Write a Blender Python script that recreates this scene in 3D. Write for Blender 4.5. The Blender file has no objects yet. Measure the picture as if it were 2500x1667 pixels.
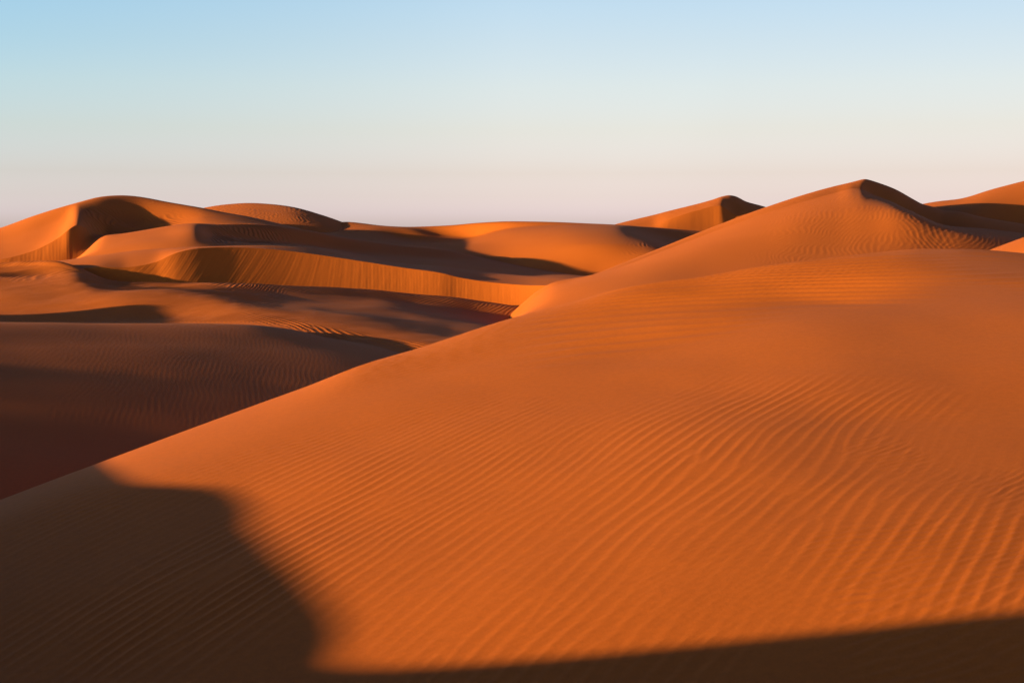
import bpy, math
import numpy as np

scene = bpy.context.scene
col = scene.collection
R = math.radians
rng0 = np.random.default_rng

# ------------------------------------------------------------------ camera
# photograph is 2500 x 1667; 50 mm lens, eye level (horizon) at row VH
FPX, CU, CV, VH = 50 / 36 * 2500, 1250.0, 833.5, 575.0
PITCH = math.atan((CV - VH) / FPX)
cam = bpy.data.cameras.new("camera")
cam.lens, cam.sensor_width = 50, 36
cam.clip_start, cam.clip_end = 0.05, 20000
cam_ob = bpy.data.objects.new("camera", cam)
col.objects.link(cam_ob)
cam_ob.location = (0, 0, 0)
cam_ob.rotation_euler = (R(90) - PITCH, 0, 0)
cam.dof.use_dof = True
cam.dof.focus_distance = 30
cam.dof.aperture_fstop = 5.6
scene.camera = cam_ob

# ------------------------------------------------------------------ sky and sun
SUN_EL, SUN_TH = R(7.0), R(20.0)            # sun to the left (-x), a little behind the camera (-y)
TO_SUN = np.array([-math.cos(SUN_TH) * math.cos(SUN_EL), -math.sin(SUN_TH) * math.cos(SUN_EL), math.sin(SUN_EL)])
EXPOSURE = 1.25
scene.view_settings.view_transform = 'Standard'
scene.view_settings.look = 'None'
scene.view_settings.gamma = 1
scene.view_settings.use_curve_mapping = False
scene.view_settings.exposure = EXPOSURE

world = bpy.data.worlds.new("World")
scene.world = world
world.use_nodes = True
wn, wl = world.node_tree.nodes, world.node_tree.links
bg = [n for n in wn if n.type == 'BACKGROUND'][0]
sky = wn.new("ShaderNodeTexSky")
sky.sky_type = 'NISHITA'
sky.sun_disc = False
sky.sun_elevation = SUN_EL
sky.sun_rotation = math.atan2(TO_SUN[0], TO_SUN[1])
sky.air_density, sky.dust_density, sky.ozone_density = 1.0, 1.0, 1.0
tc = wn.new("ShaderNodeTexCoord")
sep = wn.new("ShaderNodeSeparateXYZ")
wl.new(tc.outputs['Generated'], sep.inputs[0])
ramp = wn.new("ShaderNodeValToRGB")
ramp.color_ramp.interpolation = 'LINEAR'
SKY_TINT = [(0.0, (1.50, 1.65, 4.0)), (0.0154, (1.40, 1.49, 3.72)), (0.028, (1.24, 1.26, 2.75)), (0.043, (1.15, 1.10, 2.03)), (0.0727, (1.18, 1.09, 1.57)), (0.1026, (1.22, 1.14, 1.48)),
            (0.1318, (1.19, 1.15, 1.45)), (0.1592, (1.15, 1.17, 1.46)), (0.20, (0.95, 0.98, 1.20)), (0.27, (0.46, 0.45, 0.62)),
            (0.38, (0.120, 0.104, 0.31)), (1.0, (0.088, 0.073, 0.24))]      # by height above horizon; sky overhead darkened and blued to deepen dune shadows
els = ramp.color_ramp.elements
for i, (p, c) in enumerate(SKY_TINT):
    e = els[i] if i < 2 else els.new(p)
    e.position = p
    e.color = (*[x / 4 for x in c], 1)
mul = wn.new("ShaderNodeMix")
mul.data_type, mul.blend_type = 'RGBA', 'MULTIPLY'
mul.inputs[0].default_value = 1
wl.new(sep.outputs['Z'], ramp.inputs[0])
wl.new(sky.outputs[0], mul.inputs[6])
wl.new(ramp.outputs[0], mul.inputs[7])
dbl = wn.new("ShaderNodeVectorMath")
dbl.operation = 'SCALE'
dbl.inputs['Scale'].default_value = 4
side = wn.new("ShaderNodeMapRange")             # the sky a little deeper to the left, quieter to the right
side.inputs['From Min'].default_value, side.inputs['From Max'].default_value = -0.4, 0.4
wl.new(sep.outputs['X'], side.inputs['Value'])
ramp2 = wn.new("ShaderNodeValToRGB")
e2 = ramp2.color_ramp.elements
e2[0].position, e2[0].color = 0.0, (0.70, 0.93, 1.02, 1)
e2[1].position, e2[1].color = 1.0, (0.83, 0.80, 0.79, 1)
em = e2.new(0.5); em.color = (1, 1, 1, 1)
wl.new(side.outputs['Result'], ramp2.inputs[0])
mul2 = wn.new("ShaderNodeMix")
mul2.data_type, mul2.blend_type = 'RGBA', 'MULTIPLY'
hi = wn.new("ShaderNodeMapRange")
hi.inputs['From Min'].default_value, hi.inputs['From Max'].default_value = 0.01, 0.13
hi.inputs['To Min'].default_value = 0.25
wl.new(sep.outputs['Z'], hi.inputs['Value'])
rt = wn.new("ShaderNodeMapRange")
rt.inputs['From Min'].default_value, rt.inputs['From Max'].default_value = 0.0, 0.15
wl.new(sep.outputs['X'], rt.inputs['Value'])
mx = wn.new("ShaderNodeMath"); mx.operation = 'MAXIMUM'
wl.new(hi.outputs['Result'], mx.inputs[0]); wl.new(rt.outputs['Result'], mx.inputs[1])
wl.new(mx.outputs[0], mul2.inputs[0])
wl.new(mul.outputs[2], mul2.inputs[6])
wl.new(ramp2.outputs[0], mul2.inputs[7])
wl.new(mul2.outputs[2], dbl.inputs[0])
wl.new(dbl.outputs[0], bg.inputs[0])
bg.inputs[1].default_value = 0.1

sun = bpy.data.lights.new("sun", 'SUN')
sun.energy = 4.2
sun.angle = R(0.53)
sun.color = (1.0, 0.56, 0.21)
sun_ob = bpy.data.objects.new("sun", sun)
col.objects.link(sun_ob)
from mathutils import Vector
sun_ob.rotation_euler = Vector(-TO_SUN).to_track_quat('-Z', 'Y').to_euler()

# ------------------------------------------------------------------ sand
def sand_material(name, base, deep):
    m = bpy.data.materials.new(name)
    m.use_nodes = True
    n, l = m.node_tree.nodes, m.node_tree.links
    p = [x for x in n if x.type == 'BSDF_PRINCIPLED'][0]
    geo = n.new("ShaderNodeNewGeometry")
    big = n.new("ShaderNodeTexNoise"); big.inputs['Scale'].default_value = 0.35; big.inputs['Detail'].default_value = 4
    grain = n.new("ShaderNodeTexNoise"); grain.inputs['Scale'].default_value = 160; grain.inputs['Detail'].default_value = 2
    l.new(geo.outputs['Position'], big.inputs['Vector'])
    l.new(geo.outputs['Position'], grain.inputs['Vector'])
    mix = n.new("ShaderNodeMix"); mix.data_type = 'RGBA'
    mix.inputs[6].default_value = (*base, 1); mix.inputs[7].default_value = (*deep, 1)
    l.new(big.outputs['Fac'], mix.inputs[0])
    g = n.new("ShaderNodeMapRange")
    g.inputs['From Min'].default_value, g.inputs['From Max'].default_value = 0.2, 0.8
    g.inputs['To Min'].default_value, g.inputs['To Max'].default_value = 0.88, 1.12
    l.new(grain.outputs['Fac'], g.inputs['Value'])
    mott = n.new("ShaderNodeTexNoise"); mott.inputs['Scale'].default_value = 22; mott.inputs['Detail'].default_value = 5
    mott.inputs['Roughness'].default_value = 0.7
    l.new(geo.outputs['Position'], mott.inputs['Vector'])
    g2 = n.new("ShaderNodeMapRange")
    g2.inputs['From Min'].default_value, g2.inputs['From Max'].default_value = 0.25, 0.75
    g2.inputs['To Min'].default_value, g2.inputs['To Max'].default_value = 0.91, 1.09
    l.new(mott.outputs['Fac'], g2.inputs['Value'])
    gg = n.new("ShaderNodeMath"); gg.operation = 'MULTIPLY'
    l.new(g.outputs['Result'], gg.inputs[0]); l.new(g2.outputs['Result'], gg.inputs[1])
    mul = n.new("ShaderNodeVectorMath"); mul.operation = 'SCALE'
    l.new(mix.outputs[2], mul.inputs[0]); l.new(gg.outputs[0], mul.inputs['Scale'])
    l.new(mul.outputs[0], p.inputs['Base Color'])
    p.inputs['Roughness'].default_value = 0.8
    p.inputs['Specular IOR Level'].default_value = 0.2
    p.inputs['Sheen Weight'].default_value = 0.007; p.inputs['Sheen Roughness'].default_value = 0.4
    p.inputs['Sheen Tint'].default_value = (0.85, 0.75, 0.9, 1)
    fine = n.new("ShaderNodeTexNoise"); fine.inputs['Scale'].default_value = 45; fine.inputs['Detail'].default_value = 5
    l.new(geo.outputs['Position'], fine.inputs['Vector'])
    bump = n.new("ShaderNodeBump"); bump.inputs['Strength'].default_value = 0.35; bump.inputs['Distance'].default_value = 0.002
    l.new(fine.outputs['Fac'], bump.inputs['Height']); l.new(bump.outputs['Normal'], p.inputs['Normal'])
    return m

SAND = sand_material("orange_sand", (0.60, 0.183, 0.021), (0.53, 0.151, 0.015))

# ------------------------------------------------------------------ maths helpers
def tand(v):                                        # tangent of the angle below eye level for photo row v
    return np.tan(PITCH + np.arctan((np.asarray(v, float) - CV) / FPX))

def pchip(xk, yk, x):
    xk, yk, x = np.asarray(xk, float), np.asarray(yk, float), np.asarray(x, float)
    if len(xk) == 1: return np.full_like(x, yk[0])
    h = np.diff(xk); d = np.diff(yk) / h
    m = np.zeros_like(yk)
    m[0], m[-1] = d[0], d[-1]
    for i in range(1, len(xk) - 1):
        if d[i-1] * d[i] > 0:
            w1, w2 = 2*h[i] + h[i-1], h[i] + 2*h[i-1]
            m[i] = (w1 + w2) / (w1 / d[i-1] + w2 / d[i])
    i = np.clip(np.searchsorted(xk, x) - 1, 0, len(h) - 1)
    t = (x - xk[i]) / h[i]
    tt = np.clip(t, 0, 1)
    r = ((2*tt**3 - 3*tt**2 + 1) * yk[i] + (tt**3 - 2*tt**2 + tt) * h[i] * m[i]
         + (-2*tt**3 + 3*tt**2) * yk[i+1] + (tt**3 - tt**2) * h[i] * m[i+1])
    r = np.where(t < 0, yk[0] + (x - xk[0]) * m[0], r)
    return np.where(t > 1, yk[-1] + (x - xk[-1]) * m[-1], r)

def gsmooth(a, s, axis=0):
    if s <= 0: return a
    n = int(3 * s + 1)
    k = np.exp(-0.5 * (np.arange(-n, n + 1) / s) ** 2); k /= k.sum()
    a = np.moveaxis(a, axis, 0)
    lo = 2 * a[0] - a[1:n+1][::-1] if len(a) > n else np.repeat(a[:1], n, 0)
    hi = 2 * a[-1] - a[-n-1:-1][::-1] if len(a) > n else np.repeat(a[-1:], n, 0)
    b = np.concatenate([lo, a, hi], 0)
    out = np.zeros_like(a)
    for j, w in enumerate(k): out += w * b[j:j + len(a)]
    return np.moveaxis(out, 0, axis)

def keys(kp, u, s=0.0):                             # smooth curve through (u, value) keys; s = blur in photo px
    if np.isscalar(kp): return np.full_like(u, float(kp))
    kp = np.asarray(kp, float)
    if s <= 0: return pchip(kp[:, 0], kp[:, 1], u)
    g = np.arange(u[0], u[-1] + 4, 4.0)
    return np.interp(u, g, gsmooth(pchip(kp[:, 0], kp[:, 1], g), s / 4))

def smoothstep(a, b, x):
    t = np.clip((x - a) / (b - a), 0, 1)
    return t * t * (3 - 2 * t)

# wind-ripple field: noise passed through one narrow band gives crests that run, bend, fork and end
TILE, CYC = 2048, 128
def wave_field(seed, bk, ba):
    r = rng0(seed)
    f = np.fft.fftfreq(TILE, 1 / TILE)
    kx, ky = f[:, None], f[None, :]
    G = np.exp(-0.5 * ((kx - CYC) / (CYC * bk)) ** 2 - 0.5 * (ky / (CYC * ba)) ** 2)
    w = np.fft.ifft2(G * (r.normal(size=(TILE, TILE)) + 1j * r.normal(size=(TILE, TILE))))
    return (w / np.sqrt(np.mean(np.abs(w) ** 2))).astype(np.complex64)

def soft_field(seed, k, power=2.0, n=512):          # soft cloud-like noise, period 1, detail around k cycles
    r = rng0(seed)
    f = np.fft.fftfreq(n, 1 / n)
    kk = np.hypot(f[:, None], f[None, :])
    G = 1 / (1 + (kk / k) ** 2) ** power; G[0, 0] = 0
    w = np.real(np.fft.ifft2(G * np.fft.fft2(r.normal(size=(n, n)))))
    return (w / w.std()).astype(np.float32)

def sample(tile, a, b):                             # bilinear, tile coordinates in tile pixels, wrapped
    n = tile.shape[0]
    i, j = np.floor(a).astype(int), np.floor(b).astype(int)
    fa, fb = a - i, b - j
    i0, j0, i1, j1 = i % n, j % n, (i + 1) % n, (j + 1) % n
    return (tile[i0, j0] * (1-fa) * (1-fb) + tile[i1, j0] * fa * (1-fb)
            + tile[i0, j1] * (1-fa) * fb + tile[i1, j1] * fa * fb)

WAVES = {}
def waves(kind):
    spec = {'long': (11, 0.14, 0.055), 'mid': (12, 0.13, 0.07), 'wild': (13, 0.20, 0.16)}[kind]
    if kind not in WAVES: WAVES[kind] = wave_field(*spec)
    return WAVES[kind]
SOFT = soft_field(21, 3.0, 1.6)
SOFT2 = soft_field(22, 3.0, 1.6)

def ripple_height(kind, p, q):                      # p across the crests, q along them, both in wavelengths
    w = sample(waves(kind), p * TILE / CYC, q * TILE / CYC)
    a = np.abs(w); ph = np.angle(w)
    prof = np.cos(ph) + 0.22 * np.cos(2 * ph + 0.9)
    return prof * (a / (a + 0.35)) * 1.25

# ------------------------------------------------------------------ dune builder
U_SAMP = np.concatenate([np.linspace(-2200, -160, 70)[:-1], np.arange(-160, 2661, 2.6), np.linspace(2661, 4700, 70)[1:]])

class Dune:
    """A sand surface swept sideways: for every bearing u a height profile runs away from the eye through a few
    lines (row v in the photograph at ground distance Y, or by slope from the next line), then down the far side."""
    def __init__(self, lines, u0=-2200, u1=4700, back=((3, -0.25), (10, -4.0), (22, -9.0)), crease=(), smooth_u=14, du=1.0):
        U = U_SAMP[(U_SAMP >= u0) & (U_SAMP <= u1)]
        if du != 1.0: U = np.interp(np.arange(0, len(U) - 1, du), np.arange(len(U)), U)
        self.U = U
        Ys, Zs = [None] * len(lines), [None] * len(lines)
        for i in list(range(len(lines)))[::-1]:
            L = lines[i]
            T = tand(keys(L['v'], U, L.get('s', smooth_u)))
            if 'plane' in L:                        # ground distance where the sight line meets a tilted plane
                p, q, pu, pv, pY = L['plane'][:5]; cv = L['plane'][5] if len(L['plane']) > 5 else 0.0
                pT = tand(pv); z0 = -pY * pT; x0 = (pu - CU) / FPX * (pY * math.cos(PITCH) - z0 * math.sin(PITCH))
                k = (U - CU) / FPX * (math.cos(PITCH) + T * math.sin(PITCH))
                den = np.maximum(T + p * k + q, 0.02)
                Yp = -(z0 - p * x0 - q * pY) / den
                for _ in range(12):                  # cv: the slope eases off to the right of x = 0
                    x = k * Yp; xr = np.clip(x, 0, 2.3)
                    f = z0 - p * x0 - q * pY + den * Yp - cv * xr * (np.maximum(x, 0) - 0.5 * xr)
                    Yp = Yp - f / np.maximum(den - cv * xr * k, 0.03)
                Ys[i] = Yp + keys(L.get('dY', 0), U, 60)
            elif 'Y' in L:
                Ys[i] = keys(L['Y'], U, L.get('sy', 60))
            else:
                q = keys(L['q'], U, 40)
                Ys[i] = (q * Ys[i+1] - Zs[i+1]) / (q + T)
            Zs[i] = -Ys[i] * T
        rows = [L.get('n', 40) for L in lines[:-1]]
        nl = len(lines)
        for dy, dz in back:
            Ys.append(Ys[nl-1] + dy); Zs.append(Zs[nl-1] + dz + np.minimum(Zs[nl-1] / Ys[nl-1], 0) * dy); rows.append(14)
        YK, ZK = np.array(Ys), np.array(Zs)
        for i in range(1, len(YK)): YK[i] = np.maximum(YK[i], YK[i-1] + 0.02)
        # parameter along each profile; monotone cubic per piece between creases
        pieces, cuts = [], [0] + sorted(crease) + [len(YK) - 1]
        Yo, Zo, self.line_row = [], [], [0]
        for a, b in zip(cuts[:-1], cuts[1:]):
            yk, zk = YK[a:b+1], ZK[a:b+1]
            h = np.diff(yk, axis=0); d = np.diff(zk, axis=0) / h
            m = np.zeros_like(zk)
            if b - a == 1:
                m[0] = m[1] = d[0]
            else:
                m[1:-1] = (d[:-1] * h[1:] + d[1:] * h[:-1]) / (h[1:] + h[:-1])
                lim = 1.5 * np.minimum(np.abs(d[:-1]), np.abs(d[1:])) + 0.03
                m[1:-1] = np.clip(m[1:-1], -lim, lim)
                m[0] = np.clip(1.5 * d[0] - 0.5 * m[1], -2 * np.abs(d[0]), 2 * np.abs(d[0]))
                m[-1] = np.clip(1.5 * d[-1] - 0.5 * m[-2], -2 * np.abs(d[-1]), 2 * np.abs(d[-1]))
            m = gsmooth(m, 12, axis=1)
            for k in range(b - a):
                n = rows[a + k]
                t = np.linspace(0, 1, n + 1)[:-1] if not (b == cuts[-1] and k == b - a - 1) else np.linspace(0, 1, n + 1)
                t = t[:, None]
                Yo.append(yk[k] + t * h[k])
                Zo.append((2*t**3 - 3*t**2 + 1) * zk[k] + (t**3 - 2*t**2 + t) * h[k] * m[k]
                          + (3*t**2 - 2*t**3) * zk[k+1] + (t**3 - t**2) * h[k] * m[k+1])
                self.line_row.append(self.line_row[-1] + len(t))
        self.Y, self.Z = np.concatenate(Yo), np.concatenate(Zo)
        zc = self.Y * math.cos(PITCH) - self.Z * math.sin(PITCH)
        self.X = (U - CU) / FPX * zc
        # t-coordinate: line index + fraction
        nr = len(self.Y)
        self.T = np.interp(np.arange(nr), self.line_row[:-1] + [nr - 1], np.arange(len(self.line_row)))[:, None] + 0 * self.X
        self.UU = U[None, :] + 0 * self.X
        self.D = np.zeros_like(self.X)

    def undulate(self, size, amp, seed=0, mask=1.0):
        self.Z = self.Z + mask * amp * sample(SOFT, (self.X / size + 0.37 * seed) * 512 / 3, (self.Y / size + 0.71 * seed) * 512 / 3)

    def spacing(self):
        gy = np.gradient(self.X, axis=0), np.gradient(self.Y, axis=0)
        gx = np.gradient(self.X, axis=1), np.gradient(self.Y, axis=1)
        return gy, gx

    def ripples(self, kind, wl, amp, mask, ang=0.0, phase=None, along=None, seed=0, bend=0.6, bend_size=4.0):
        """ang: bearing of the crests, degrees right of straight ahead. phase/along override the coordinates (m)."""
        a = np.radians(ang)
        p = self.X * np.cos(a) - self.Y * np.sin(a) if phase is None else phase
        q = self.X * np.sin(a) + self.Y * np.cos(a) if along is None else along
        p = p + bend * wl * 2 * sample(SOFT2, (self.X / bend_size + 0.13 * seed) * 512 / 3, (self.Y / bend_size + 0.59 * seed) * 512 / 3)
        # fade where the mesh is too coarse for the wavelength
        dp0, dp1 = np.abs(np.gradient(p, axis=0)), np.abs(np.gradient(p, axis=1))
        ok = (1 - smoothstep(0.28, 0.46, dp0 / wl)) * (1 - smoothstep(0.28, 0.46, dp1 / wl))
        self.D = self.D + ok * mask * amp * ripple_height(kind, p / wl + 17.3 * seed, q / wl + 9.1 * seed)

    def streaks(self, row0, row1, wl, amp, lean=0.0, mask=1.0, seed=0, kind='wild'):
        """avalanche tongues running down the slip face between two lines"""
        t = np.clip((self.T - row0) / (row1 - row0), 0, 1)
        r = self.line_row[row1]
        s = np.concatenate([[0], np.cumsum(np.hypot(np.diff(self.X[r]), np.diff(self.Y[r])))])[None, :] + lean * (1 - t)
        w = ripple_height(kind, s / wl + 3.7 * seed, (1 - t) * 2.2 + seed * 5.1)
        w2 = ripple_height(kind, s / (wl * 2.7) + 8.7 * seed, (1 - t) * 1.2 + seed * 2.1)
        env = smoothstep(0, 0.08, t) * (1 - smoothstep(0.9, 1.0, t))
        self.D = self.D + env * mask * amp * (0.6 * w + 0.8 * w2)

    def at(self, u, v):                             # the surface point seen at photo pixel (u, v), before ripples
        j = int(np.argmin(np.abs(self.U - u)))
        Y, Z = self.Y[:, j], self.Z[:, j]
        vp = CV + FPX * np.tan(np.arctan2(-Z, Y) - PITCH)
        n = self.line_row[-2] if len(self.line_row) > 2 else len(Y)
        k = np.nonzero((vp[:-1] >= v) & (vp[1:] < v))[0]
        k = k[0] if len(k) else int(np.argmin(np.abs(vp - v)))
        return np.array([self.X[k, j], Y[k], Z[k]])

    def build(self, name, label, material=None):
        X, Y, Z = self.X, self.Y, self.Z + self.D
        nr, nc = X.shape
        co = np.stack([X, Y, Z], -1).reshape(-1, 3).astype(np.float32)
        idx = np.arange(nr * nc).reshape(nr, nc)
        f = np.stack([idx[:-1, :-1], idx[:-1, 1:], idx[1:, 1:], idx[1:, :-1]], -1).reshape(-1, 4).astype(np.int32)
        me = bpy.data.meshes.new(name)
        me.vertices.add(len(co)); me.vertices.foreach_set("co", co.ravel())
        me.loops.add(f.size); me.loops.foreach_set("vertex_index", f.ravel())
        me.polygons.add(len(f)); me.polygons.foreach_set("loop_start", np.arange(0, f.size, 4, dtype=np.int32))
        me.polygons.foreach_set("use_smooth", np.ones(len(f), dtype=bool))
        me.update(calc_edges=True)
        me.materials.append(material or SAND)
        ob = bpy.data.objects.new(name, me)
        col.objects.link(ob)
        ob['kind'] = 'structure'; ob['label'] = label; ob['category'] = 'dune'
        return ob

def off(kp, d):                                     # the same curve moved down the photograph by d px
    return [(u, v + d) for u, v in kp]

# ------------------------------------------------------------------ ground sheet out to the horizon
def ground():
    n = 81
    g = np.sinh(np.linspace(-6, 6, n)); g = g / g[-1] * 6000
    X, Y = np.meshgrid(g, g)
    Z = -7.0 + 0.8 * np.sin(X / 41) * np.cos(Y / 57)
    d = Dune.__new__(Dune); d.X, d.Y, d.Z, d.D = X, Y, Z, 0
    ob = d.build("desert_ground", "flat orange sand between and beyond the dunes")
    ob['category'] = 'ground'
ground()

# ------------------------------------------------------------------ A: the near dune the camera looks across
A_CREST = [(-2200, 1900), (-900, 1540), (-400, 1352), (0, 1221.5), (106, 1182), (255, 1127), (425, 1064), (600, 1000), (745, 946), (883, 891),
           (1032, 847), (1227, 783.5), (1311, 760.5), (1400, 737.5), (1495, 713), (1600, 694), (1713, 680), (1863, 656), (2040, 634),
           (2121, 624), (2258, 613.5), (2327, 613.5), (2396, 617), (2500, 627), (2700, 655), (3200, 760), (4700, 1100)]
A_Y = [(-2200, 6.8), (-400, 8.3), (0, 9.2), (600, 11.2), (1250, 14.0), (1800, 16.8), (2300, 18.8), (2700, 19), (4700, 19)]
A_PLANE = (0.13, 0.095, 1250, 1000, 9.43, 0.038)
def A():
    def frac(w, n, dY=0):                            # a line part-way between crest and the bottom of the frame
        return dict(v=[(u, v + w * max(1700 - v, 60)) for u, v in A_CREST], plane=A_PLANE, dY=dY, n=n)
    d = Dune([dict(v=9000, Y=0.7, n=10, s=0),
              dict(v=2500, Y=3.0, n=60, s=0),
              dict(v=[(-2200, 2100), (-900, 1750), (0, 1700), (4700, 1700)], plane=A_PLANE, n=200),
              frac(0.62, 190), frac(0.28, 150), frac(0.09, 200),
              dict(v=A_CREST, Y=A_Y)],
             back=((1.2, -0.1), (4, -1.4), (10, -6), (14, -9)), smooth_u=16)
    d.undulate(5.0, 0.02, 1, 1 - smoothstep(4.6, 5.7, d.T))
    X, Y, T, U = d.X, d.Y, d.T, d.UU
    vis = smoothstep(0.8, 1.2, T) * (1 - smoothstep(5.97, 6.02, T))
    # main ripple field: crests run away to the right, turning across the slope further up
    k = 0.030
    yy = np.maximum(Y - 6.0, 0)
    a0 = R(24)
    p = X * math.cos(a0) - Y * math.sin(a0) - k * yy ** 2
    q = X * math.sin(a0) + Y * math.cos(a0) + k * X * yy
    band = 1 - 0.88 * smoothstep(4.2, 4.55, T + 0.0006 * (U - 1300)) * (1 - smoothstep(4.9, 5.3, T))
    right = 1 - 0.75 * smoothstep(1900, 2500, U) * smoothstep(2.9, 3.4, T)
    patch = 0.75 + 0.45 * np.clip(sample(SOFT, X / 2.4 * 170 + 40, Y / 3.5 * 170), -1.5, 1.5)
    d.ripples('long', 0.084, 0.00112, vis * band * right * patch * (1 - 0.45 * smoothstep(0.8, 2.2, X) * (1 - smoothstep(7, 9, Y))), phase=p, along=q, seed=1, bend=0.42, bend_size=5.0)
    d.ripples('mid', 0.045, 0.00022, vis * (1 - smoothstep(5.0, 5.6, T)), ang=50, seed=16, bend=0.5, bend_size=3.0)
    mess = smoothstep(0.3, 1.3, sample(SOFT, X / 1.7 * 170 + 11, Y / 2.4 * 170 + 90)) * smoothstep(0.2, 1.2, X) * (1 - smoothstep(7.5, 9, Y))
    d.ripples('wild', 0.055, 0.0012, vis * mess, ang=62, seed=12, bend=0.6, bend_size=2.0)
    top = smoothstep(4.55, 4.95, T - 0.0002 * (U - 1800)) * vis
    pt2 = np.clip(0.7 + 0.5 * sample(SOFT, X / 3.0 * 170 + 77, Y / 6.0 * 170 + 33), 0, 1.3)
    d.ripples('mid', 0.32, 0.0125, top * pt2 * smoothstep(1150, 1650, U), ang=92, seed=13, bend=0.3, bend_size=5)
    d.ripples('mid', 0.09, 0.0018, vis * smoothstep(4.0, 4.6, T) * (1 - smoothstep(1100, 1500, U)) * patch, ang=62, seed=14, bend=0.3, bend_size=5)
    d.ripples('mid', 0.42, 0.012, vis * smoothstep(5.3, 5.7, T) * smoothstep(2230, 2420, U), ang=98, seed=15, bend=0.3, bend_size=5)
    d.build("foreground_dune", "broad orange rippled dune filling the foreground, its crest rising from lower left to right")
    return d
A_DUNE = A()

# ------------------------------------------------------------------ Q: shaded hollow slope beyond the near crest
Q_CREST = [(-2200, 640), (-600, 760), (0, 786), (119, 787), (238, 788.5), (417, 789), (595, 792), (700, 802), (806, 826), (883, 839), (950, 850), (1040, 870), (1300, 930), (1700, 1000)]
def Q():
    P = (-0.137, 0.06, 400, 789, 28)
    d = Dune([dict(v=[(-2200, 1900), (0, 1330), (600, 1110), (1300, 1000), (1700, 1050)], plane=P, n=40),
              dict(v=[(-2200, 1300), (0, 990), (400, 962), (700, 950), (1300, 960), (1700, 1030)], plane=P, n=110),
              dict(v=[(-2200, 900), (0, 850), (400, 840), (700, 850), (1300, 940), (1700, 1010)], plane=P, dY=0.3, n=80),
              dict(v=Q_CREST, plane=P, dY=2.0)],
             u1=1700, back=((1.0, -0.06), (3, -0.9), (10, -7)))
    d.undulate(6, 0.006, 2)
    d.ripples('mid', 0.085, 0.00025, smoothstep(0.1, 0.3, d.T) * (1 - smoothstep(2.9, 3.05, d.T)), ang=-8, seed=2, bend=0.3)
    d.ripples('mid', 0.12, 0.0022, smoothstep(560, 800, d.UU) * smoothstep(2.2, 2.6, d.T) * (1 - smoothstep(2.95, 3.05, d.T)), ang=-35, seed=22, bend=0.3)
    d.build("shaded_dune", "dark dune slope in shadow at the left behind the foreground crest")
    return d
Q_DUNE = Q()

# ------------------------------------------------------------------ O: low rolling orange dune behind the shaded one
O_BACK = [(-2200, 700), (-400, 655), (0, 647), (54, 641), (140, 638), (201, 652), (261, 681), (408, 689), (640, 694.5), (712, 698.5), (848, 702), (930, 706), (1009, 715), (1080, 724.5), (1145, 734), (1254, 750), (1311, 761), (1500, 800), (1800, 850)]
def O():
    P = (0.055, 0.125, 300, 745, 38)
    d = Dune([dict(v=off(Q_CREST, 60), plane=P, n=30),
              dict(v=off(Q_CREST, -8), plane=P, n=240),
              dict(v=[(-2200, 760), (0, 686), (270, 714), (450, 722), (544, 732), (630, 764), (766, 787), (930, 812), (1100, 838), (1300, 870), (1800, 960)],
                   plane=P, dY=0.3, n=280),
              dict(v=[(u, v + float(np.interp(u, [0, 500, 640, 960, 1311], [12, 12, 18, 25, 32]))) for u, v in O_BACK],
                   Y=[(-2200, 48), (0, 48), (140, 47.5), (205, 45), (300, 44), (450, 43.4), (600, 42.6), (960, 44.8), (1200, 45), (1311, 44.4), (1800, 42)], n=60),
              dict(v=O_BACK, Y=[(-2200, 50), (0, 48.8), (140, 47.9), (205, 46.6), (300, 46), (600, 45), (960, 47.2), (1200, 47.4), (1311, 46.6), (1800, 44)])],
             u0=-900, u1=1800, du=0.5, smooth_u=24, back=((1.5, -0.25), (4, -1.6), (12, -7)))
    d.undulate(7, 0.03, 3)
    m = smoothstep(0.2, 0.5, d.T) * (1 - smoothstep(3.95, 4.05, d.T))
    crest = smoothstep(2.0, 2.5, d.T)
    d.ripples('mid', 0.13, 0.0040, m * (1 - crest), ang=38, seed=3, bend=0.3)
    d.ripples('mid', 0.18, 0.009, m * crest * (1 - smoothstep(620, 720, d.UU)), ang=15, seed=31, bend=1.0, bend_size=6)
    d.ripples('mid', 0.15, 0.005, m * smoothstep(560, 700, d.UU) * (1 - smoothstep(1.5, 1.9, d.T)), ang=-30, seed=32, bend=0.3)
    d.ripples('mid', 0.14, 0.004, m * smoothstep(520, 600, d.UU) * smoothstep(3.0, 3.3, d.T), ang=20, seed=33, bend=0.3)
    d.build("rolling_dune", "low rolling orange dune with fine ripples below the long slip face")
    return d
O_DUNE = O()

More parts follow.
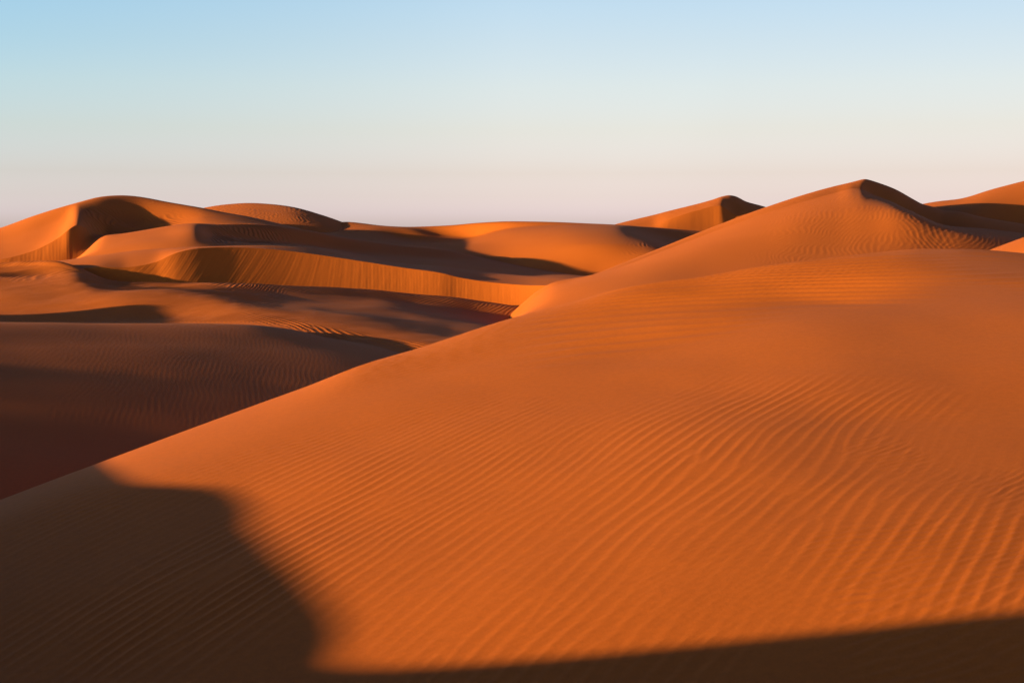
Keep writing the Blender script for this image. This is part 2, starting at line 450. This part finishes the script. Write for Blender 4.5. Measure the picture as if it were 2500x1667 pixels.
# ------------------------------------------------------------------ N: long slip face crossing the middle
N_TOP = [(-800, 700), (-100, 655), (100, 642), (174, 634.6), (272, 619.6), (354, 610), (449, 604.6), (517, 602), (640, 600), (750, 606), (875, 628), (984, 643), (1080, 651), (1145, 660), (1281, 674), (1390, 679), (1500, 690), (1700, 720)]
N_BRINK = [(-800, 720), (-100, 690), (100, 668), (204, 655), (245, 652), (299, 654), (340, 649), (381, 640), (408, 627), (435, 616), (490, 605.6), (550, 603.6), (600, 604.4), (640, 606.4), (674, 609.4), (739, 617), (821, 628.5), (903, 641), (984, 653.6), (1080, 667), (1118, 677), (1226, 692), (1308, 697), (1376, 697), (1500, 715), (1700, 750)]
def N():
    d = Dune([dict(v=[(u, v + 30) for u, v in O_BACK], q=0.50, n=16),
              dict(v=[(-800, 760), (-100, 720), (100, 700), (201, 676), (261, 686)] + [(u, v + 4) for u, v in O_BACK if u > 300], q=0.60, n=120),
              dict(v=N_BRINK, Y=[(-800, 47.5), (204, 47.6), (299, 47.87), (340, 48.1), (381, 48.47), (435, 49.03), (490, 49.6), (560, 50.17), (640, 50.6), (740, 50.86), (821, 50.9), (903, 50.84), (1080, 50.45), (1226, 49.9), (1376, 48.6), (1700, 46.5)], sy=30, s=8, n=60),
              dict(v=N_TOP, Y=[(-800, 52), (0, 52), (272, 53), (449, 53), (560, 52.8), (750, 55), (900, 58), (1100, 58), (1390, 53), (1700, 51)])],
             u0=-800, u1=1700, du=0.55, crease=(2,), back=((1.5, -0.1), (5, -1.0), (14, -7)))
    d.streaks(1, 2, 0.13, 0.0016 + 0.0010 * (1 - smoothstep(360, 470, d.UU)), lean=0.9 * (1 - smoothstep(560, 900, d.UU)), seed=1)
    d.streaks(1, 2, 0.38, 0.0011, lean=0.5, seed=4, mask=smoothstep(600, 800, d.UU))
    d.ripples('mid', 0.2, 0.006, smoothstep(2.05, 2.3, d.T) * (1 - smoothstep(2.9, 3.0, d.T)), ang=60, seed=4)
    return d.build("slip_face_dune", "long curved dune with a streaked orange slip face crossing the middle")
N()

# ------------------------------------------------------------------ M: dune with a bright plate and a dark rippled side
M_CREST = [(-500, 690), (0, 653), (60, 649), (174, 638), (207, 615), (239, 584), (248, 573.5), (272, 573), (340, 565), (408, 553), (476, 545), (517, 543.4), (585, 545), (640, 548), (698, 554), (753, 562), (821, 576), (903, 590), (1080, 609), (1172, 630), (1281, 652), (1500, 700), (1800, 740)]
def M():
    d = Dune([dict(v=off(N_TOP, 40), Y=[(-500, 54), (272, 55), (560, 54), (900, 58), (1390, 55), (1800, 52)], n=20),
              dict(v=off(N_TOP, -2), Y=[(-500, 57), (0, 58), (272, 58), (449, 57.5), (500, 58), (600, 61), (900, 66), (1100, 68), (1390, 66), (1800, 62)], sy=20, n=60),
              dict(v=[(-500, 700), (0, 660), (174, 645), (215, 618), (245, 598), (300, 585), (400, 572), (476, 562), (514, 574), (600, 583), (750, 600), (900, 618), (1100, 635), (1390, 668), (1800, 725)],
                   Y=[(-500, 60), (174, 60.5), (300, 62), (476, 62), (514, 63), (600, 65.2), (900, 71), (1100, 73), (1390, 72), (1800, 66)], n=60, s=8, sy=20),
              dict(v=M_CREST, Y=[(-500, 66), (248, 67), (476, 67), (600, 70), (900, 76), (1080, 78), (1390, 77), (1800, 70)])],
             u0=-500, u1=1800, du=0.6, back=((2, -0.2), (6, -1.5), (14, -7)))
    m = smoothstep(495, 530, d.UU) * (1 - smoothstep(640, 760, d.UU)) * smoothstep(1.0, 1.3, d.T) * (1 - smoothstep(2.9, 3.05, d.T))
    d.ripples('mid', 0.24, 0.013, m, ang=-30, seed=5, bend=0.4)
    d.undulate(9, 0.02, 4)
    return d.build("plate_dune", "dune with a bright smooth front patch and a dark rippled right flank")
M()

# ------------------------------------------------------------------ L: big rounded peak at the left
L_SKY = [(-2200, 980), (-1000, 780), (-400, 660), (0, 557), (82, 527), (199, 492), (250, 479.5), (297, 476.7), (335, 479.5), (408, 493), (501, 509), (544, 518), (603, 528), (644, 537), (698, 550), (800, 575), (1000, 620)]
L_TOE = [(-2200, 1050), (-400, 690), (0, 646), (60, 644), (174, 637), (207, 615), (239, 585), (255, 574), (340, 570), (476, 556), (640, 558), (800, 590), (1000, 640)]
def L():
    d = Dune([dict(v=off(L_TOE, 25), q=0.5, n=14),
              dict(v=L_TOE, Y=[(-2200, 66), (-400, 67.0), (0, 68.4), (68, 68.7), (174, 69.2), (207, 70.3), (239, 72), (255, 73), (400, 73), (1000, 72)], n=80, sy=15, s=6),
              dict(v=[(-2200, 1040), (-400, 668), (0, 633), (68, 617), (141, 582), (174, 556), (190, 549), (204, 554), (225, 566), (245, 577), (260, 584), (300, 582), (417, 570), (520, 560), (640, 558), (800, 590), (1000, 640)],
                   Y=[(-2200, 67), (-400, 67.8), (0, 69.0), (68, 69.9), (141, 71.2), (174, 72.0), (190, 72.7), (204, 73.2), (225, 74), (245, 74.7), (260, 75), (300, 75), (1000, 74)], n=120, s=4, sy=12),
              dict(v=[(-2200, 1010), (-400, 664), (0, 595), (82, 565), (160, 530), (190, 511), (202, 512), (225, 516), (260, 524), (310, 538), (360, 547), (417, 544), (501, 531), (640, 546), (800, 579), (1000, 626)],
                   Y=[(-2200, 72), (-400, 72), (0, 74), (190, 79), (300, 79.5), (1000, 78)], n=80, s=4),
              dict(v=L_SKY, Y=[(-2200, 80), (-400, 80), (0, 81), (190, 80.5), (250, 84), (297, 86.5), (336, 86.5), (370, 84.5), (417, 83.5), (501, 83), (640, 82), (1000, 81)])],
             u1=1000, du=0.6, crease=(2,), back=((2.5, -0.2), (8, -2.5), (18, -9)))
    d.streaks(1, 2, 0.22, 0.0032, seed=2, mask=1 - smoothstep(180, 200, d.UU))
    d.streaks(1, 2, 0.7, 0.0045, seed=6, mask=1 - smoothstep(175, 195, d.UU))
    m = smoothstep(190, 215, d.UU) * (1 - smoothstep(400, 470, d.UU)) * smoothstep(1.2, 1.6, d.T) * (1 - smoothstep(3.0, 3.6, d.T))
    d.ripples('mid', 0.28, 0.013, m, ang=-38, seed=6, bend=0.5)
    return d.build("left_peak_dune", "tall rounded dune at the far left, lit left flank and dark rippled hollow")
L()

# ------------------------------------------------------------------ R: rippled hump behind it
R_SKY = [(300, 590), (420, 535), (497, 508), (549, 500), (609, 496), (658, 498.5), (712, 505), (766, 519), (815, 534.5), (850, 548), (900, 570), (1100, 640)]
def Rr():
    d = Dune([dict(v=off(R_SKY, 75), Y=88, n=20),
              dict(v=off(R_SKY, 45), Y=[(300, 92), (609, 93), (815, 90), (1100, 89)], n=70),
              dict(v=off(R_SKY, 15), Y=[(300, 97), (609, 99), (712, 96.5), (815, 94), (1100, 92)], n=50),
              dict(v=R_SKY, Y=[(300, 103), (609, 104.5), (712, 101.5), (815, 98.5), (920, 97), (1100, 96)])],
             u0=300, u1=1100, back=((2.5, -0.2), (8, -2.5), (18, -9)))
    d.ripples('mid', 0.26, 0.006, smoothstep(0.5, 1, d.T) * (1 - smoothstep(2.9, 3, d.T)), ang=-12, seed=7, bend=0.6)
    return d.build("rippled_hump_dune", "rounded dune hump with vertical ripples behind the left peak")
Rr()

# ------------------------------------------------------------------ S: wide bowl and lit dome at the back centre
S_SKY = [(500, 650), (700, 590), (780, 560), (815, 545), (840, 541), (880, 544.5), (910, 548.5), (941, 552), (995, 554), (1090, 552), (1172, 545), (1254, 541.5), (1335, 542), (1444, 546), (1509, 549), (1560, 553), (1620, 557), (1713, 564.6), (1900, 580), (2200, 620)]
def S():
    d = Dune([dict(v=[(500, 700), (900, 660), (1080, 690), (1281, 720), (1500, 720), (1700, 660), (2200, 700)], Y=[(500, 68), (900, 70), (1300, 66), (1700, 66), (2200, 68)], n=20),
              dict(v=[(500, 650), (700, 590), (900, 612), (1080, 630), (1281, 668), (1441, 672), (1600, 640), (1713, 600), (2200, 660)], Y=[(500, 74), (900, 78), (1100, 78), (1300, 73), (1580, 72), (1700, 73), (2200, 74)], n=60),
              dict(v=[(500, 630), (700, 578), (900, 588), (1080, 602), (1200, 600), (1330, 595), (1480, 593), (1580, 597), (1650, 616), (1713, 640), (2200, 700)], Y=[(500, 82), (900, 86), (1100, 86), (1200, 84), (1330, 80), (1480, 77), (1700, 78), (2200, 78)], n=60),
              dict(v=[(500, 610), (700, 570), (900, 565), (1010, 585), (1100, 588), (1145, 585), (1199, 572), (1254, 561), (1327, 554.5), (1403, 551), (1509, 553), (1560, 566), (1620, 585), (1713, 605), (2200, 660)], Y=[(500, 88), (900, 92), (1145, 91), (1300, 90), (1509, 89), (1713, 88), (2200, 88)], n=40),
              dict(v=[(500, 608), (700, 583), (820, 557), (900, 553), (995, 558), (1090, 577), (1145, 581), (1199, 567), (1254, 556.5), (1327, 551.5), (1403, 549.5), (1509, 551), (1560, 560), (1620, 577), (1713, 595), (2200, 650)], Y=[(500, 91), (900, 94.5), (1145, 94), (1300, 92), (1509, 91), (1713, 92), (2200, 93)], n=24),
              dict(v=S_SKY, Y=[(500, 96), (900, 97), (1172, 95), (1300, 93.5), (1509, 93), (1620, 96), (1713, 98), (2200, 100)])],
             u0=500, u1=2200, back=((2.5, -0.2), (8, -2.5), (18, -9)))
    d.ripples('mid', 0.25, 0.006, smoothstep(1480, 1560, d.UU) * smoothstep(1, 1.3, d.T) * (1 - smoothstep(3.8, 4, d.T)), ang=-30, seed=8)
    return d.build("bowl_dune", "wide dune at the back centre with a shaded bowl and a lit dome")
S()

# ------------------------------------------------------------------ B: the sharp peak at the right
B_SKY = [(1000, 900), (1200, 810), (1270, 745), (1310, 712), (1350, 690), (1400, 679), (1441, 672), (1503, 649), (1618, 603), (1713, 565), (1865, 508), (1960, 477), (2040, 455), (2075, 447), (2100, 440), (2112, 437.5), (2124, 440), (2140, 445), (2183, 461), (2235, 490), (2252, 499), (2286, 508), (2300, 514), (2339, 517), (2396, 531), (2500, 549), (2800, 610), (3200, 680)]
def B():
    d = Dune([dict(v=off(A_CREST, 60), Y=[(1000, 33), (1400, 34), (1900, 36), (2300, 38), (3200, 40)], n=20),
              dict(v=off(A_CREST, 4), Y=[(1000, 38), (1400, 38.5), (1713, 40.5), (2100, 43), (2300, 44.2), (2500, 45), (3200, 48)], n=90),
              dict(v=[(1000, 920), (1200, 830), (1270, 770), (1310, 737), (1350, 713), (1400, 697), (1503, 670), (1618, 635), (1713, 605), (1865, 560), (1960, 531), (2040, 513), (2110, 503), (2170, 506), (2201, 513), (2235, 526), (2304, 556), (2400, 578), (2500, 592), (3200, 720)],
                   Y=[(1000, 42), (1400, 42.5), (1713, 46.5), (1960, 49.5), (2100, 51), (2185, 50.4), (2235, 49.2), (2304, 47.4), (2400, 47), (2500, 48), (3200, 52)], n=90),
              dict(v=[(1000, 910), (1200, 818), (1270, 756), (1310, 723), (1350, 699), (1400, 685), (1503, 656), (1618, 613), (1713, 577), (1865, 522), (1960, 493), (2040, 471), (2085, 460), (2100, 460), (2121, 470), (2155, 484), (2185, 496), (2201, 505), (2235, 522), (2265, 536), (2304, 550), (2400, 558), (2500, 570), (3200, 700)],
                   Y=[(1000, 44), (1400, 45), (1713, 51), (1960, 54.5), (2085, 57), (2121, 57.3), (2155, 57.1), (2185, 56.7), (2235, 56), (2265, 55.5), (2304, 55), (2500, 54), (3200, 56)], n=50, s=4, sy=20),
              dict(v=B_SKY, Y=[(1000, 45), (1400, 46), (1713, 53), (1960, 57), (2100, 60.5), (2183, 60), (2252, 59.5), (2339, 58.5), (2500, 58), (3200, 60)], s=4)],
             u0=1000, u1=3200, back=((2, -0.3), (7, -2.5), (18, -9)), crease=(3,))
    d.ripples('mid', 0.16, 0.0022, smoothstep(1750, 1950, d.UU) * smoothstep(0.9, 1.2, d.T) * (1 - smoothstep(2.5, 2.9, d.T)), ang=25, seed=9)
    d.ripples('mid', 0.24, 0.0028, smoothstep(2180, 2220, d.UU) * (1 - smoothstep(2290, 2370, d.UU)) * smoothstep(0.9, 1.2, d.T) * (1 - smoothstep(2.6, 2.95, d.T)), ang=8, seed=19, bend=0.3)
    return d.build("sharp_peak_dune", "sharp peaked dune at the right with a bright left flank and dark right side")
B()

# ------------------------------------------------------------------ T: small distant peak
T_SKY = [(1300, 610), (1440, 570), (1509, 548), (1618, 521), (1740, 491), (1768, 481), (1780, 478.5), (1794, 480.5), (1822, 495), (1865, 507.5), (1950, 540), (2050, 580)]
def Tt():
    d = Dune([dict(v=off(T_SKY, 110), Y=90, n=16),
              dict(v=[(1300, 620), (1440, 585), (1509, 566), (1600, 575), (1713, 580), (1865, 575), (2050, 610)], Y=[(1300, 96), (1713, 97), (2050, 97)], n=60),
              dict(v=[(1300, 615), (1440, 576), (1509, 557), (1590, 552), (1631, 537), (1699, 515), (1759, 502), (1775, 512), (1800, 528), (1865, 545), (2050, 590)], Y=[(1300, 100), (1590, 100), (1699, 101.5), (1759, 102.5), (1865, 100), (2050, 100)], n=40, s=4, sy=20),
              dict(v=T_SKY, Y=[(1300, 104), (1590, 106), (1780, 110), (1865, 110), (2050, 106)], s=4)],
             u0=1300, u1=2050, crease=(2,), back=((2.5, -0.4), (8, -3.0), (18, -9)))
    d.streaks(1, 2, 0.3, 0.003, seed=3)
    return d.build("small_peak_dune", "small distant dune peak with an orange slip face and dark tip")
Tt()

# ------------------------------------------------------------------ U: slope rising at the right edge behind the sharp peak
U_SKY = [(2000, 580), (2150, 525), (2251, 499), (2293, 492), (2339, 488), (2419, 464), (2500, 442.5), (2700, 395), (3100, 330), (3600, 420)]
def Uu():
    d = Dune([dict(v=off(U_SKY, 160), Y=57, n=16),
              dict(v=[(2000, 620), (2251, 545), (2339, 540), (2500, 560), (2700, 560), (3100, 560), (3600, 600)], Y=60, n=60),
              dict(v=[(2000, 600), (2251, 515), (2339, 503), (2419, 495), (2500, 495), (2700, 470), (3100, 430), (3600, 500)], Y=63.5, n=50),
              dict(v=U_SKY, Y=[(2000, 66), (2500, 70), (3600, 77)])],
             u0=2000, u1=3600, back=((2.5, -0.2), (8, -2.5), (18, -9)))
    return d.build("right_edge_dune", "dune slope rising out of the right edge behind the sharp peak")
Uu()

# ------------------------------------------------------------------ V: lit flank just behind the foreground crest, right edge
V_SKY = [(2200, 690), (2330, 645), (2405, 617), (2500, 582.5), (2700, 520), (3200, 430), (3700, 480)]
def Vv():
    d = Dune([dict(v=off(V_SKY, 200), Y=26, n=14), dict(v=off(V_SKY, 50), Y=32, n=50),
              dict(v=V_SKY, Y=[(2200, 36), (2500, 38), (3700, 44)])], u0=2200, u1=3700, back=((1, -0.1), (3, -0.8), (10, -7)))
    return d.build("right_flank_dune", "pale orange dune flank showing at the right edge behind the foreground crest")
Vv()

# ------------------------------------------------------------------ dunes left of the frame, whose crests throw the evening shadows
def side_dune(profile, s_crest, label, seed):
    """profile: crest height above the sun's slanting ray at s=0, against a (m across the sunlight)"""
    pk = np.array(profile)
    a = np.linspace(pk[0, 0] - 16, pk[-1, 0] + 16, 700)
    tel, ct, st = math.tan(SUN_EL), math.cos(SUN_TH), math.sin(SUN_TH)
    b = gsmooth(pchip(pk[:, 0], pk[:, 1], np.clip(a, pk[0, 0], pk[-1, 0])), 0.8)
    b = b - 0.30 * np.maximum(pk[0, 0] - a, 0) - 0.30 * np.maximum(a - pk[-1, 0], 0)
    zc = b + s_crest * tel
    w = np.linspace(-1, 1, 121)[:, None]
    h = (zc + 8.0)[None, :]
    ds = np.where(w < 0, w * h / 0.58, w * h / 0.27)
    S, A2 = s_crest + ds, a[None, :] + 0 * ds
    d = Dune.__new__(Dune)
    d.X, d.Y = -A2 * st - S * ct, A2 * ct - S * st
    d.Z = zc[None, :] - h * np.where(w < 0, -w, w)
    d.D = 0
    return d.build("side_dune", label)
side_dune([(-14, -1.2), (0, -0.70), (2, -0.72), (4.12, -0.90), (4.36, -1.05), (4.55, -1.173), (4.71, -1.274), (4.94, -1.391), (5.15, -1.472), (5.33, -1.502), (5.48, -1.472), (5.73, -1.442),
           (6.06, -1.42), (6.92, -1.385), (7.39, -1.375), (7.92, -1.335), (8.3, -1.325), (8.57, -1.36), (8.84, -1.405), (9.3, -1.43), (9.9, -1.47), (10.5, -1.53), (11.2, -1.68), (13, -2.2)],
          7.0, "dune outside the frame at the left whose shadow falls on the foreground slope", 1)
side_dune([(13, -2.3), (18, -2.35), (19.98, -2.283), (20.68, -2.181), (21.66, -2.072), (22.86, -1.947), (23.6, -2.0), (24.4, -2.3)],
          11.0, "dune outside the frame at the left whose shadow falls on the dark hollow", 2)
side_dune([(33, -1.85), (36.09, -1.615), (37.9, -1.47), (38.8, -1.347), (39.15, -1.40), (39.25, -1.66), (39.4, -1.9), (39.96, -2.07), (42, -2.3)],
          8.0, "dune outside the frame at the left whose peaked shadow falls on the rolling dune", 3)
